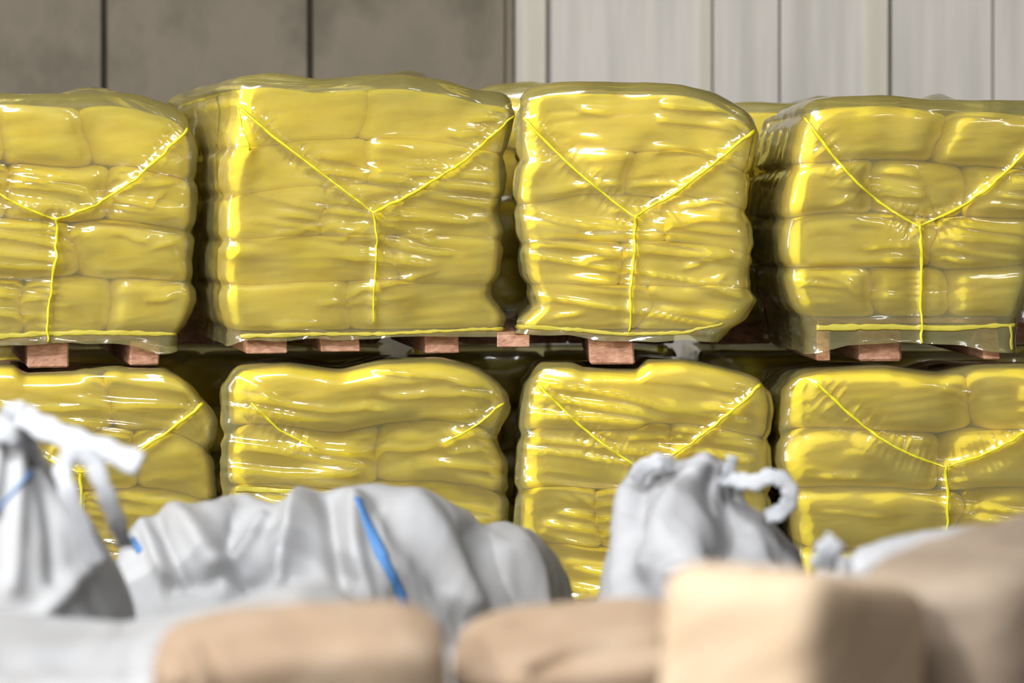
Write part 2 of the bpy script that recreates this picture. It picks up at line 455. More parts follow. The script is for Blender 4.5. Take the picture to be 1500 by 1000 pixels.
    for q, (a0, a1, c0, c1, jit, b0, b1) in enumerate(sacks):
        P, Fc = cube_grid((20 if q < nfront else 8) if hi else 6)
        rad = (np.abs(P) ** ex).sum(1) ** (1 / ex); P = P / rad[:, None]
        P = P.copy(); e = .001
        a = (a0 + a1) / 2 + P[:, 0] * ((a1 - a0) / 2 + .008 / W)
        c = (c0 + c1) / 2 + P[:, 2] * (c1 - c0) / 2 * 1.05
        bb0, bb1 = b0 * depth, b1 * depth
        b = (bb0 + bb1) / 2 + P[:, 1] * (bb1 - bb0) / 2 + jit + .002
        # keep clear of the rounded corners of the film
        ed = np.clip((np.abs(a - .5) * 2 - .84) / .16, 0, 1)
        b = b + np.where(b < .3, np.where(a < .5, .06, .05) * ed ** 2, 0)
        obj('sack', smap(a, np.clip(b, 0, depth - .01), c), Fc, M_sack, root)
    # --- pallet: deck boards and stringers
    zd1 = zs0 - .002; zd0 = zd1 - .022
    bx = []
    zl_ = float(np.mean(Bx[1]))
    s0, s1_ = float(max(sL(zl_), sL(zs0), np.median(Lx[1]))) + .05, float(min(sR(zl_), sR(zs0), np.median(Rx[1]))) - .08
    nbd = 7
    for k in range(nbd):
        b0 = .05 + (depth - .1) * k / nbd; bx.append((s0, s1_, b0, b0 + (depth - .1) / nbd - .02, zd0, zd1))
    Vb, Fb = boxes(bx); Vb = np.array(Vb)
    pal = fix_normals(obj('wooden_pallet', world(Vb[:, 0], Vb[:, 1], Vb[:, 2]), Fb, M_wood, root, smooth=False))
    pal['label'] = 'rough reddish wood pallet under the load'
    for (x0, x1, yb) in stringers:
        sa, sb = (max(px2s(x0), s0), min(px2s(x1), s1_)) if abs(yaw) > .02 else (px2s(x0), px2s(x1)); zb0 = zfloor if zfloor is not None else Z(yb, sY(sa))
        Vb, Fb = boxes([(sa, sb, .03 + rng.uniform(0, .05), depth - .05, zb0, zd0)]); Vb = np.array(Vb)
        if hi and zfloor is None:
            Vb[:, 0] += (Vb[:, 2] - zd0) * rng.uniform(-.12, .05)
        fix_normals(obj('stringer', world(Vb[:, 0], Vb[:, 1], Vb[:, 2]), Fb, M_wood, pal, smooth=False))
    # --- welded seam of the film, laid on its surface
    if seams or hem:
        bvh = BVHTree.FromPolygons([tuple(v) for v in V], [f for f in faces])
        def hit(px, py):
            d = Vector(((px - 750) / F, 1, -(py - HOR) / F)).normalized()
            h = bvh.ray_cast(Vector((0, 0, ZC)), d)
            return (np.array(h[0]), np.array(h[1])) if h[0] is not None else None
        def bead(pl, wd, hgt, name, jitter=1.0, lab=None, mt=None):
            pts = []; tot = 0
            for (a, b) in zip(pl[:-1], pl[1:]):
                m = max(2, int(math.hypot(b[0] - a[0], b[1] - a[1]) / 4))
                for k in range(m):
                    t = k / m; pts.append((a[0] + (b[0] - a[0]) * t, a[1] + (b[1] - a[1]) * t))
            pts.append(pl[-1])
            Vs = []; Fs_ = []; prev = None; K = 6; cnt = 0; ci = []
            arr = np.arange(len(pts)); jx = jitter * 1.6 * vnoise(arr * .31, arr * 0., seed + 60); ww = (1.25 if len(pl) > 5 or len(pl) == 4 else .9) * np.interp(arr / len(pts), [0, 1], [1.25, .8]) + .35 * vnoise(arr * .5, arr * 0 + 9., seed + 61)
            hs = [hit(p[0] + jx[i], p[1] + jx[i] * .5) for i, p in enumerate(pts)]
            ok = [(i, h) for i, h in enumerate(hs) if h is not None]
            if len(ok) < 3: return
            for j, (i, h) in enumerate(ok):
                p0 = ok[max(j - 1, 0)][1][0]; p1 = ok[min(j + 1, len(ok) - 1)][1][0]
                T = p1 - p0; T /= np.linalg.norm(T) + 1e-9
                Nn = h[1] if h[1][1] < 0 else -h[1]
                Sd = np.cross(T, Nn); Sd /= np.linalg.norm(Sd) + 1e-9
                for k in range(K):
                    th = 2 * math.pi * k / K
                    Vs.append(h[0] + Sd * math.cos(th) * wd * ww[i] + Nn * (math.sin(th) * hgt + hgt * .5))
            m = len(ok); fcs = grid_faces(m, K, True); fcs.append(tuple(range(K))); fcs.append(tuple(range((m - 1) * K, m * K)))
            o = fix_normals(obj(name, Vs, fcs, mt or M_seam, film))
            o['label'] = lab or 'bright yellow welded seam of the film'
        for pl in seams: bead(pl, .0046, .003, 'film_seam')
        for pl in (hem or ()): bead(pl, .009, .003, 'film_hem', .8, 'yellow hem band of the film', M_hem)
    return root

def arms(junction, left, right, foot, sag=10):
    jx, jy = junction
    def arc(p):
        out = []
        for k in range(9):
            t = k / 8; out.append((p[0] + (jx - p[0]) * t, p[1] + (jy - p[1]) * t + sag * math.sin(math.pi * t)))
        return out
    ls = [arc(left), arc(right)]
    ls.append([(jx, jy - 2), (jx + (foot[0] - jx) * .25 + 3, jy + (foot[1] - jy) * .3), (jx + (foot[0] - jx) * .7, jy + (foot[1] - jy) * .65), foot])
    return ls

# upper row -------------------------------------------------------------------
R4 = lambda *sp: [(.25, s) for s in sp]
make_block('upper wrapped pallet load at the left photo edge, above the white strapped bag',
    L=[(130, -132), (300, -128), (520, -130)], R=[(120, 262), (170, 280), (215, 289), (300, 291), (380, 284), (440, 290), (465, 282), (505, 262)],
    top=[(-140, 145), (0, 138), (100, 140), (165, 138), (200, 141), (250, 155), (285, 172)],
    bot=[(-140, 500), (0, 508), (70, 503), (150, 501), (200, 508), (235, 520), (270, 512)], yaw=math.radians(17),
    rows=R4((.30, .62), (.32, .68), (.57,), (.38, .70)), seams=arms((83, 322), (-110, 185), (278, 185), (69, 500), 22),
    stringers=[(-90, -30, 541), (42, 103, 541), (193, 262, 536)], ystr=541, seed=11, lx=.09, pleats=[(205, 272, 258, 262, 13, 0.1, 0.3), (216, 300, 240, 282, 12, 0.1, 0.3), (165, 338, 215, 352, 8, 0.1, 0.3), (225, 362, 262, 352, 12, 0.1, 0.3), (222, 412, 256, 408, 9, 0.1, 0.3), (220, 440, 250, 436, 16, 0.1, 0.3)], wr=1.0,
    humps=[(120, .75, 123, 75, .25)], hem=[[(-20, 494), (60, 489), (150, 487), (262, 490)]], bulges=[(215, 250, 40, 30, .012)])
make_block('tallest upper wrapped pallet load, second from left, with loose film at its left corner',
    L=[(110, 340), (160, 343), (230, 326), (300, 326), (400, 322), (470, 330), (515, 342)],
    R=[(120, 752), (165, 760), (235, 742), (290, 743), (312, 732), (340, 742), (400, 737), (432, 720), (462, 744), (500, 745)],
    top=[(325, 128), (345, 115), (400, 109), (470, 116), (530, 112), (600, 112), (660, 120), (700, 132), (760, 140)],
    bot=[(325, 520), (350, 500), (450, 497), (600, 494), (760, 492)], yaw=math.radians(12),
    rows=[(.22, (.46,)), (.195, (.5,)), (.195, (.34,)), (.195, (.62,)), (.195, (.42,))],
    seams=[[(352, 158), (400, 200), (470, 253), (548, 312)], [(548, 312), (600, 285), (680, 235), (755, 166)], [(548, 310), (552, 340), (549, 400), (546, 440), (547, 472)], [(349, 160), (356, 190), (366, 220)]],
    stringers=[(362, 422, 519), (470, 527, 516), (626, 676, 519)], ystr=522, seed=23, lx=.09, pleats=[(548, 262, 670, 250, 13, 0.08, 0.3), (585, 243, 690, 240, 9, 0.1, 0.3), (500, 352, 546, 322, 15, 0.08, 0.3), (556, 322, 636, 358, 16, 0.05, 0.28), (400, 345, 500, 325, 9, 0.1, 0.3), (590, 345, 640, 338, 8, 0.1, 0.3), (500, 432, 610, 405, 10, 0.1, 0.3), (540, 420, 640, 395, 8, 0.1, 0.3), (470, 442, 535, 440, 6, 0.1, 0.3)], wr=1.0, ex=13, rec=.011,
    humps=[(600, .55, 101, 55, .22)], flare=((1.3, .08), (1.7, .05), (2.0, .08), (2.14, .17), (2.3, .27)), hem=[[(352, 493), (450, 489), (550, 489), (640, 485), (742, 481)]],
    bulges=[(350, 215, 25, 45, .03), (560, 320, 30, 22, .018), (330, 480, 40, 40, -.01)])
make_block('upper wrapped pallet load third from left, with one big stringer showing under it',
    L=[(115, 758), (165, 758), (230, 758), (290, 750), (330, 757), (400, 764), (450, 782), (470, 758), (500, 752)],
    R=[(120, 1085), (165, 1108), (190, 1112), (260, 1099), (310, 1098), (370, 1108), (405, 1099), (440, 1112), (470, 1092), (510, 1040)],
    top=[(745, 138), (790, 124), (850, 121), (920, 122), (1000, 124), (1050, 136), (1115, 172)],
    bot=[(745, 489), (830, 490), (880, 500), (960, 501), (1010, 496), (1060, 505), (1115, 485)], yaw=0.0,
    rows=[(.25, ()), (.1875, (.48,)), (.1875, (.6,)), (.1875, (.4,)), (.1875, (.55,))],
    seams=arms((930, 318), (766, 172), (1108, 188), (922, 486), 8),
    stringers=[(728, 776, 509), (862, 928, 535)], ystr=535, seed=37, gl=.12, pleats=[(848, 330, 920, 332, 9, 0.17, 0.36), (860, 347, 980, 343, 8, 0.17, 0.36), (850, 380, 950, 368, 14, 0.17, 0.36), (965, 330, 1055, 318, 15, 0.15, 0.34), (1005, 300, 1070, 292, 9, 0.17, 0.36), (1005, 390, 1065, 372, 12, 0.17, 0.36), (840, 272, 905, 268, 9, 0.17, 0.36), (925, 270, 1010, 270, 8, 0.17, 0.36), (810, 465, 850, 460, 8, 0.17, 0.36), (1030, 415, 1060, 405, 9, 0.17, 0.36)], wr=1.25, ex=12, rec=.012,
    hem=[[(750, 478), (840, 483), (920, 490), (1000, 487), (1060, 474)]], bulges=[(780, 235, 25, 40, .02)])
make_block('upper wrapped pallet load at the right photo edge, green film skirt over its deck',
    L=[(130, 1180), (165, 1178), (240, 1160), (320, 1148), (380, 1150), (440, 1160), (480, 1180), (525, 1186)],
    R=[(120, 1560), (200, 1550), (300, 1530), (400, 1520), (470, 1497), (530, 1489)],
    top=[(1140, 168), (1180, 150), (1230, 142), (1290, 141), (1370, 146), (1420, 146), (1470, 147), (1560, 155)],
    bot=[(1140, 524), (1190, 520), (1240, 506), (1320, 503), (1400, 506), (1470, 516), (1500, 518), (1560, 515)], yaw=math.radians(3.5),
    rows=R4((.57,), (.32, .70), (.60,), (.33, .66)), seams=arms((1347, 332), (1178, 172), (1545, 176), (1350, 502), 22),
    stringers=[(1176, 1221, 530), (1262, 1325, 531), (1440, 1483, 527)], ystr=530, gap=46, seed=41, pleats=[(1188, 386, 1345, 380, 15, 0.16, 0.36), (1270, 362, 1345, 356, 10, 0.17, 0.36), (1200, 250, 1225, 255, 9, 0.17, 0.36), (1215, 300, 1240, 290, 7, 0.17, 0.36), (1390, 345, 1430, 355, 10, 0.17, 0.36), (1240, 415, 1260, 432, 8, 0.17, 0.36), (1150, 385, 1160, 415, 9, 0.17, 0.36)], wr=1.1,
    humps=[(1372, .7, 137, 30, .2)], hem=[[(1196, 480), (1300, 479), (1400, 481), (1488, 476)], [(1480, 476), (1482, 512)]])
# lower row -------------------------------------------------------------------
zf = 0.0
make_block('lower wrapped pallet load at the left photo edge, behind the strapped white bag',
    L=[(520, -85), (900, -85)], R=[(530, 266), (560, 290), (585, 302), (620, 319), (660, 312), (720, 319), (900, 316)],
    top=[(-90, 532), (0, 527), (60, 531), (130, 537), (160, 533), (230, 531), (270, 545), (320, 585)],
    bot=[(-90, 902), (320, 902)], yaw=math.radians(11), rows=R4((.62,), (.35, .7), (.6,), (.4,)),
    seams=arms((118, 692), (-60, 575), (305, 585), (112, 860), 16), stringers=[(-60, 0, 0), (90, 150, 0), (250, 310, 0)], zfloor=zf, seed=53, dents=[(-90, -30, 541), (42, 103, 541), (193, 262, 536)], wr=1.1, sack_top=.97)
make_block('lower wrapped pallet load second from left, with milky streaked film',
    L=[(520, 330), (560, 325), (620, 326), (700, 323), (900, 326)],
    R=[(530, 722), (560, 742), (600, 749), (625, 735), (650, 731), (680, 745), (760, 745), (900, 742)],
    top=[(320, 545), (350, 530), (420, 524), (500, 535), (560, 522), (640, 520), (700, 530), (755, 560)],
    bot=[(320, 902), (755, 902)], yaw=math.radians(6), rows=[(.25, ()), (.25, (.55,)), (.25, (.4,)), (.25, (.5,))],
    seams=[[(368, 590), (410, 630), (462, 656)], [(738, 590), (700, 622), (650, 650)]],
    stringers=[(340, 400, 0), (510, 570, 0), (670, 730, 0)], zfloor=zf, seed=67, gl=.30, pleats=[(470, 600, 560, 598, 12, 0.12, 0.34), (560, 580, 730, 575, 12, 0.12, 0.34), (610, 612, 690, 608, 10, 0.12, 0.34), (500, 660, 640, 655, 12, 0.12, 0.34), (660, 662, 715, 655, 9, 0.12, 0.34), (440, 668, 480, 664, 8, 0.12, 0.34)], dents=[(362, 422, 519), (470, 527, 516), (626, 676, 519)], wr=1.5, sack_top=.97, hem=[[(345, 716), (400, 718), (470, 722), (540, 716)]])
make_block('lower wrapped pallet load in the middle, behind the crumpled grey-white bag',
    L=[(520, 777), (560, 771), (620, 761), (700, 756), (790, 755), (900, 772)],
    R=[(530, 1100), (550, 1125), (600, 1135), (640, 1130), (700, 1132), (900, 1130)],
    top=[(745, 555), (790, 527), (860, 530), (920, 522), (1000, 520), (1060, 530), (1140, 556)],
    bot=[(745, 897), (1140, 897)], yaw=0.0, rows=[(.25, ()), (.25, (.6,)), (.25, (.3,)), (.25, (.5,))],
    seams=arms((945, 690), (790, 565), (1118, 560), (940, 870), 10), stringers=[(780, 840, 0), (910, 970, 0), (1060, 1120, 0)], zfloor=zf, seed=71, gl=.15, pleats=[(800, 560, 840, 572, 8, 0.17, 0.36), (850, 615, 900, 640, 10, 0.17, 0.36), (920, 640, 980, 640, 9, 0.17, 0.36), (790, 660, 850, 662, 8, 0.17, 0.36), (840, 720, 870, 735, 9, 0.17, 0.36)], ex=10, rec=.014, dents=[(728, 776, 509), (862, 928, 535)], wr=1.4, sack_top=.97)
make_block('lower wrapped pallet load at the right photo edge, above the brown paper sacks',
    L=[(530, 1160), (560, 1150), (620, 1146), (680, 1142), (760, 1160), (900, 1160)], R=[(530, 1590), (900, 1600)],
    top=[(1130, 556), (1170, 537), (1220, 532), (1300, 530), (1380, 540), (1430, 530), (1500, 528), (1600, 535)],
    bot=[(1130, 897), (1610, 897)], yaw=0.0, rows=R4((.62,), (.5,), (.57,), (.4,)),
    seams=arms((1385, 684), (1196, 560), (1590, 560), (1387, 860), 20), stringers=[(1180, 1240, 0), (1340, 1400, 0), (1530, 1590, 0)], zfloor=zf, seed=83, pleats=[(1205, 695, 1260, 700, 13, 0.17, 0.36), (1200, 745, 1285, 754, 6, 0.17, 0.36), (1190, 615, 1240, 640, 8, 0.17, 0.36), (1380, 570, 1430, 578, 8, 0.17, 0.36)], dents=[(1176, 1221, 530), (1262, 1325, 531), (1440, 1483, 527)], wr=1.1, sack_top=.97)
# second row behind -----------------------------------------------------------
def back_pair(l_up, l_low, x0, x1, ytop, seed, tops):
    Yb = 10.55
    make_block(l_up, L=[(100, x0), (500, x0)], R=[(100, x1), (500, x1)], top=tops, bot=[(x0, 470), (x1, 470)], yaw=0, Y0=Yb, hi=False,
        rows=R4((.5,), (.4,), (.6,), (.5,)), stringers=[(x0 + 6 + (x1 - x0 - 12) * k / 5, x0 + 5 + (x1 - x0 - 12) * (k + 1) / 5, 504) for k in range(5)], ystr=505, seed=seed)
    make_block(l_low, L=[(500, x0), (850, x0)], R=[(500, x1), (850, x1)], top=[(x0, 509), (x1, 509)], bot=[(x0, 815), (x1, 815)], yaw=0, Y0=Yb, hi=False,
        rows=R4((.5,), (.4,), (.6,), (.5,)), stringers=[(x0 + 15, x0 + 65, 0), (x1 - 65, x1 - 15, 0)], zfloor=0.0, seed=seed + 1)
back_pair('wrapped load behind the two middle upper loads, only its pale film top showing', 'lower wrapped load behind the middle gap, under the rear load with pale film top',
          590, 996, 125, 91, [(590, 150), (690, 138), (720, 124), (780, 121), (850, 128), (905, 140), (996, 150)])
back_pair('wrapped load in the rear row behind the two left upper loads', 'lower wrapped load in the rear row at the left',
          -60, 560, 160, 97, [(-60, 175), (300, 165), (560, 170)])
back_pair('wrapped load behind the rightmost upper load, its olive film top showing left of it', 'lower wrapped load in the rear row at the right',
          1020, 1560, 150, 95, [(1020, 156), (1100, 151), (1180, 150), (1195, 140), (1230, 146), (1400, 150), (1560, 150)])

# ------------------------------------------------------------------ foreground bags
def add_ridges(px, py, ridges):
    h = 0
    for (pts, w, hh) in ridges:
        cp = [tuple(p) for p in catmull(pts, 5)]
        d, _ = polydist(px, py, cp)
        h = h + hh * np.exp(-(d / w) ** 2)
    return h

def vnormals(V, faces):
    V = np.asarray(V); N = np.zeros_like(V); Fq = np.array([f[:4] if len(f) >= 4 else (*f, f[-1]) for f in faces if len(f) <= 4])
    n = np.cross(V[Fq[:, 2]] - V[Fq[:, 0]], V[Fq[:, 3]] - V[Fq[:, 1]])
    for k in range(4): np.add.at(N, Fq[:, k], n)
    return N / (np.linalg.norm(N, axis=1)[:, None] + 1e-12)

def mound(profile, Y, df, db, zb, ridges=(), crum=.012, seed=1, nx=190, nt=130, ex=2.3, k=9, slant=None):
    """a slumped filled bag: top outline (px, py) at distance Y, depth df to the front and db to the back"""
    P = [(X(x, Y), Z(y, Y)) for x, y in profile]
    xs, zs = smooth_tab(P, nx, k)
    xm, xr = (xs[0] + xs[-1]) / 2, (xs[-1] - xs[0]) / 2
    u = (xs - xm) / xr; sh = np.maximum(1 - np.abs(u) ** 5, .02) ** .4
    t = np.linspace(0, math.pi, nt)
    cy = np.cos(t); sy = np.sin(t)
    pw = 2 / ex
    cy = np.sign(cy) * np.abs(cy) ** pw; sy = np.abs(sy) ** pw
    Vx = np.repeat(xs[:, None], nt, 1)
    Vy = Y - np.where(cy > 0, df, db)[None, :] * cy[None, :] * sh[:, None]
    Vz = zb + (zs[:, None] - zb) * sy[None, :]
    if slant: Vy = Vy + slant[1] * np.maximum(0, Vx - X(slant[0], Y))
    V = np.stack([Vx, Vy, Vz], -1).reshape(-1, 3)
    faces = grid_faces(nx, nt)
    faces.append(tuple(range(nt))); faces.append(tuple(range((nx - 1) * nt, nx * nt))[::-1])
    N = vnormals(V, faces)
    if (N[:, 1] * (V[:, 1] - Y)).sum() < 0: N = -N
    px, py = proj(V); front = np.clip(-N[:, 1] * 1.5 + .4, 0, 1)
    h = add_ridges(px, py, ridges) * front
    h = h + crum * (ridged(V[:, 0] * 4 + V[:, 1] * 2, V[:, 2] * 4 - V[:, 1] * 3, seed, 3) + .6 * fbm(V[:, 0] * 7, V[:, 2] * 7 + V[:, 1] * 7, seed + 8, 3))
    low = sstep(zb, zb + .06, V[:, 2]); h = h * low
    V = V + N * h[:, None]; V[:, 2] = np.maximum(V[:, 2], zb)
    return V, faces

def column(levels, Y, ridges=(), crum=.01, seed=1, n=150, m=110, ex=2.4, zb=None, k=7, cap=.08, keel=None):
    """an upright filled bag: levels of (py, xleft, xright, half depth) from the top down"""
    lv = sorted(levels)
    ys, xl = smooth_tab([(l[0], l[1]) for l in lv], m, k); _, xr = smooth_tab([(l[0], l[2]) for l in lv], m, k); _, hd = smooth_tab([(l[0], l[3]) for l in lv], m, k)
    zz = Z(ys, Y)
    if zb is not None:
        n2 = 40; z2 = np.linspace(zz[-1], zb, n2 + 1)[1:]
        zz = np.concatenate([zz, z2]); xl = np.concatenate([xl, np.full(n2, xl[-1])]); xr = np.concatenate([xr, np.full(n2, xr[-1])]); hd = np.concatenate([hd, np.full(n2, hd[-1])])
    th = np.linspace(0, 2 * math.pi, n, endpoint=False); pw = 2 / ex
    ct = np.sign(np.cos(th)) * np.abs(np.cos(th)) ** pw; st = np.sign(np.sin(th)) * np.abs(np.sin(th)) ** pw
    xc = (X(xl, Y) + X(xr, Y)) / 2; hw = (X(xr, Y) - X(xl, Y)) / 2
    # close the top softly
    kt = 6; sc_ = [math.sin((i + .5) / kt * math.pi / 2) for i in range(kt)]
    rings = []
    for i in range(kt):
        f = sc_[i]; rings.append(np.stack([xc[0] + hw[0] * f * ct, Y + hd[0] * f * st, np.full(n, zz[0] + cap * hw[0] * math.sqrt(max(0, 1 - f * f)))], -1))
    for i in range(len(zz)):
        rings.append(np.stack([xc[i] + hw[i] * ct, Y + hd[i] * st, np.full(n, zz[i])], -1))
    V = np.concatenate(rings); faces = grid_faces(len(rings), n, True)
    if keel:
        kx = X(keel[0], Y); fr = np.clip((Y - V[:, 1]) / .12, 0, 1)
        V[:, 1] -= fr * keel[1] * np.maximum(0, 1 - np.abs(V[:, 0] - kx) / keel[2]) * sstep(Z(keel[3], Y), Z(keel[4], Y), V[:, 2])
    faces.append(tuple(range(n))); faces.append(tuple(range((len(rings) - 1) * n, len(rings) * n)))
    N = vnormals(V, faces)
    if (N[:, 1] * (V[:, 1] - Y)).sum() < 0: N = -N
    px, py = proj(V); front = np.clip(-N[:, 1] * 1.5 + .5, 0, 1)
    h = add_ridges(px, py, ridges) * front + crum * (ridged(V[:, 0] * 5 + V[:, 1] * 3, V[:, 2] * 4, seed, 3) + .6 * fbm(V[:, 0] * 8, V[:, 2] * 8 + V[:, 1] * 6, seed + 8, 3))
    if zb is not None: h = h * sstep(zb, zb + .06, V[:, 2])
    V = V + N * h[:, None]
    if zb is not None: V[:, 2] = np.maximum(V[:, 2], zb)
    return V, faces

def ribbon(pts, w, th, name, mat, parent, face=(0, -1, .25), taper=None):
    """a flat strap through points (px, py, Y)"""
    P = [np.array((X(p[0], p[2]), p[2], Z(p[1], p[2]))) for p in pts]
    P = catmull(P, 8); V = []; m = len(P); fc = np.array(face, float); fc /= np.linalg.norm(fc)
    for i, p in enumerate(P):
        T = P[min(i + 1, m - 1)] - P[max(i - 1, 0)]; T /= np.linalg.norm(T)
        Sd = np.cross(T, fc); Sd /= np.linalg.norm(Sd) + 1e-9; Nn = np.cross(Sd, T)
        ww = w * (1 + .12 * math.sin(i * .9)) * (1 if taper is None else taper(i / (m - 1)))
        for (a, b) in ((-1, -1), (-.5, -1.3), (.5, -1.3), (1, -1), (1, 1), (.5, 1.3), (-.5, 1.3), (-1, 1)):
            V.append(p + Sd * a * ww + Nn * b * th)
    fcs = grid_faces(m, 8, True); fcs.append(tuple(range(8))); fcs.append(tuple(range((m - 1) * 8, m * 8)))
    return fix_normals(obj(name, V, fcs, mat, parent))

def drape(bag_obj, pts, w, name, mat):
    """a woven stripe lying on the bag's surface, traced through photo points"""
    o = ORI[bag_obj.name]; me = bag_obj.data
    bvh = BVHTree.FromPolygons([tuple(np.array(v.co) + o) for v in me.vertices], [tuple(p.vertices) for p in me.polygons])
    hs = []
    for p in catmull([(a, b) for a, b in pts], 14):
        d = Vector(((p[0] - 750) / F, 1, -(p[1] - HOR) / F)).normalized(); h = bvh.ray_cast(Vector((0, 0, ZC)), d)
        if h[0] is not None: hs.append((np.array(h[0]), np.array(h[1])))
    V = []; m = len(hs)
    for i, (p, nn) in enumerate(hs):
        T = hs[min(i + 1, m - 1)][0] - hs[max(i - 1, 0)][0]; T /= np.linalg.norm(T) + 1e-9
        if nn[1] > 0: nn = -nn
        Sd = np.cross(T, nn); Sd /= np.linalg.norm(Sd) + 1e-9
        V += [p - Sd * w + nn * .001, p - Sd * w * .6 + nn * .006, p + Sd * w * .6 + nn * .006, p + Sd * w + nn * .001, p - nn * .004]
    fcs = grid_faces(m, 5, True); fcs.append(tuple(range(5))); fcs.append(tuple(range((m - 1) * 5, m * 5)))
    return fix_normals(obj(name, V, fcs, mat, bag_obj))

GB = 'white woven bulk bags in front of the pallets'
# A: strapped bag at the left edge
YA = 5.45
V, fc = column([(612, -28, 34, .05), (640, -34, 46, .07), (672, -50, 62, .09), (700, -80, 84, .13), (740, -130, 110, .2), (790, -180, 140, .28), (840, -220, 168, .34), (900, -240, 190, .38), (1000, -250, 200, .4)], YA,
    ridges=[([(8, 640), (-6, 720), (-40, 830)], 9, .02), ([(30, 640), (28, 720), (20, 860)], 12, .022), ([(48, 680), (70, 740), (78, 850)], 11, -.02),
            ([(55, 690), (100, 760), (128, 840)], 10, .02), ([(10, 650), (8, 700), (0, 760)], 6, -.012), ([(110, 850), (60, 905), (0, 930)], 16, .03)],
    crum=.008, seed=101, zb=0.0)
oA = fix_normals(obj('bulk_bag', V, fc, M_white)); tag(oA, 'white woven bulk bag with gathered neck and hanging strap ends at left photo edge', 'bag', GB)
ribbon([(-25, 640, 5.38), (0, 632, 5.34), (25, 638, 5.34), (48, 648, 5.38)], .028, .004, 'neck_tie', M_strap, oA)
ribbon([(30, 606, 5.36), (62, 625, 5.26), (110, 645, 5.21), (160, 662, 5.18), (206, 680, 5.16)], .030, .0035, 'strap_end', M_strap, oA, face=(0, -1, .5))
ribbon([(144, 828, 5.12), (122, 775, 5.10), (100, 720, 5.09), (92, 685, 5.12), (110, 664, 5.14), (134, 676, 5.14), (152, 715, 5.13), (170, 760, 5.16), (184, 800, 5.24)], .021, .0035, 'lifting_loop', M_strap, oA)
ribbon([(46, 615, 5.42), (30, 600, 5.40), (14, 603, 5.42), (8, 620, 5.44)], .02, .004, 'knot', M_strap, oA)
drape(oA, [(46, 690), (20, 722), (-12, 755)], .0045, 'blue_stripe', M_blue)
# B: slumped bag in the middle with the blue stripe
YB = 6.5
V, fc = mound([(120, 960), (160, 880), (180, 790), (200, 768), (255, 746), (300, 734), (340, 722), (372, 728), (400, 736), (440, 734), (480, 722), (540, 712), (600, 720), (650, 741), (690, 766), (705, 785), (735, 790), (772, 800), (800, 818), (826, 856), (846, 905), (852, 960)],
    YB, .5, .42, 0.0, ridges=[
        ([(440, 738), (425, 800), (400, 870)], 24, 0.081), ([(480, 735), (490, 800), (505, 880)], 14, -0.047), ([(520, 735), (520, 800), (540, 880)], 14, 0.041),
        ([(350, 730), (335, 790), (370, 850)], 26, -0.068), ([(255, 750), (300, 800), (330, 850)], 20, 0.047), ([(210, 770), (225, 800), (240, 840)], 10, 0.034), ([(232, 765), (250, 810), (270, 850)], 9, -0.034),
        ([(610, 735), (650, 800), (690, 880)], 20, 0.041), ([(560, 740), (600, 800), (640, 860)], 18, -0.024), ([(690, 780), (720, 850), (740, 900)], 18, -0.041), ([(760, 800), (790, 860), (800, 920)], 22, 0.027),
        ([(250, 860), (350, 848), (420, 850)], 14, -0.041), ([(300, 845), (350, 800), (380, 760)], 12, 0.027)],
    crum=.014, seed=131, slant=(570, .75))
oB = fix_normals(obj('bulk_bag', V, fc, M_white)); tag(oB, 'slumped white bulk bag with one blue stripe, in front of the dark pallet gap', 'bag', GB)
drape(oB, [(524, 730), (540, 770), (560, 815), (578, 850), (602, 905)], .019, 'blue_stripe', M_blue)
drape(oB, [(193, 790), (200, 800), (206, 808)], .012, 'blue_stitch', M_blue)
# E: bag along the bottom, carrying the left paper sacks
YE = 4.2
V, fc = mound([(-190, 940), (-60, 925), (0, 930), (60, 938), (130, 944), (200, 938), (280, 920), (350, 900), (420, 882), (450, 880), (500, 900), (560, 950), (640, 985), (760, 990), (860, 978), (930, 985), (985, 1010)],
    YE, .62, .5, 0.0, ex=5, ridges=[([(-20, 935), (80, 950), (200, 950), (330, 918), (440, 884)], 15, .04), ([(0, 975), (120, 985), (260, 960), (420, 915)], 20, -.035), ([(180, 900), (190, 960), (185, 1000)], 10, -.015), ([(0, 1000), (100, 1010), (240, 995)], 18, .03)],
    crum=.008, seed=151)
oE = fix_normals(obj('bulk_bag', V, fc, M_white)); tag(oE, 'white bulk bag along the bottom edge, under the small brown paper sack at left', 'bag', GB)
# C: crumpled grey-white bag with a rope handle
YC = 6.2
V, fc = column([(682, 932, 1070, .05), (700, 922, 1082, .08), (735, 910, 1098, .14), (780, 896, 1140, .21), (820, 884, 1170, .26), (860, 877, 1182, .30), (920, 868, 1190, .34), (1000, 864, 1195, .36)], YC,
    ridges=[([(1000, 775), (998, 860)], 40, .06), ([(1030, 690), (985, 760), (960, 830)], 22, .05), ([(945, 700), (935, 745), (940, 780)], 16, -.03), ([(920, 720), (905, 800), (900, 880)], 12, .03), ([(1000, 850), (1060, 830), (1150, 845)], 10, .03), ([(1040, 700), (1035, 720), (1045, 740)], 8, -.03),
            ([(1075, 730), (1080, 790), (1060, 830)], 26, -.045), ([(960, 700), (1020, 700), (1060, 690)], 7, .02), ([(895, 790), (890, 830), (895, 870)], 8, -.02), ([(1120, 760), (1150, 800), (1165, 840)], 14, .02)],
    crum=.014, seed=171, zb=0.0, ex=2.1, keel=(1000, .16, .30, 690, 790))
oC = fix_normals(obj('bulk_bag', V, fc, M_grey)); tag(oC, 'crumpled grey-white bag with curled handle, right of centre', 'bag', GB)
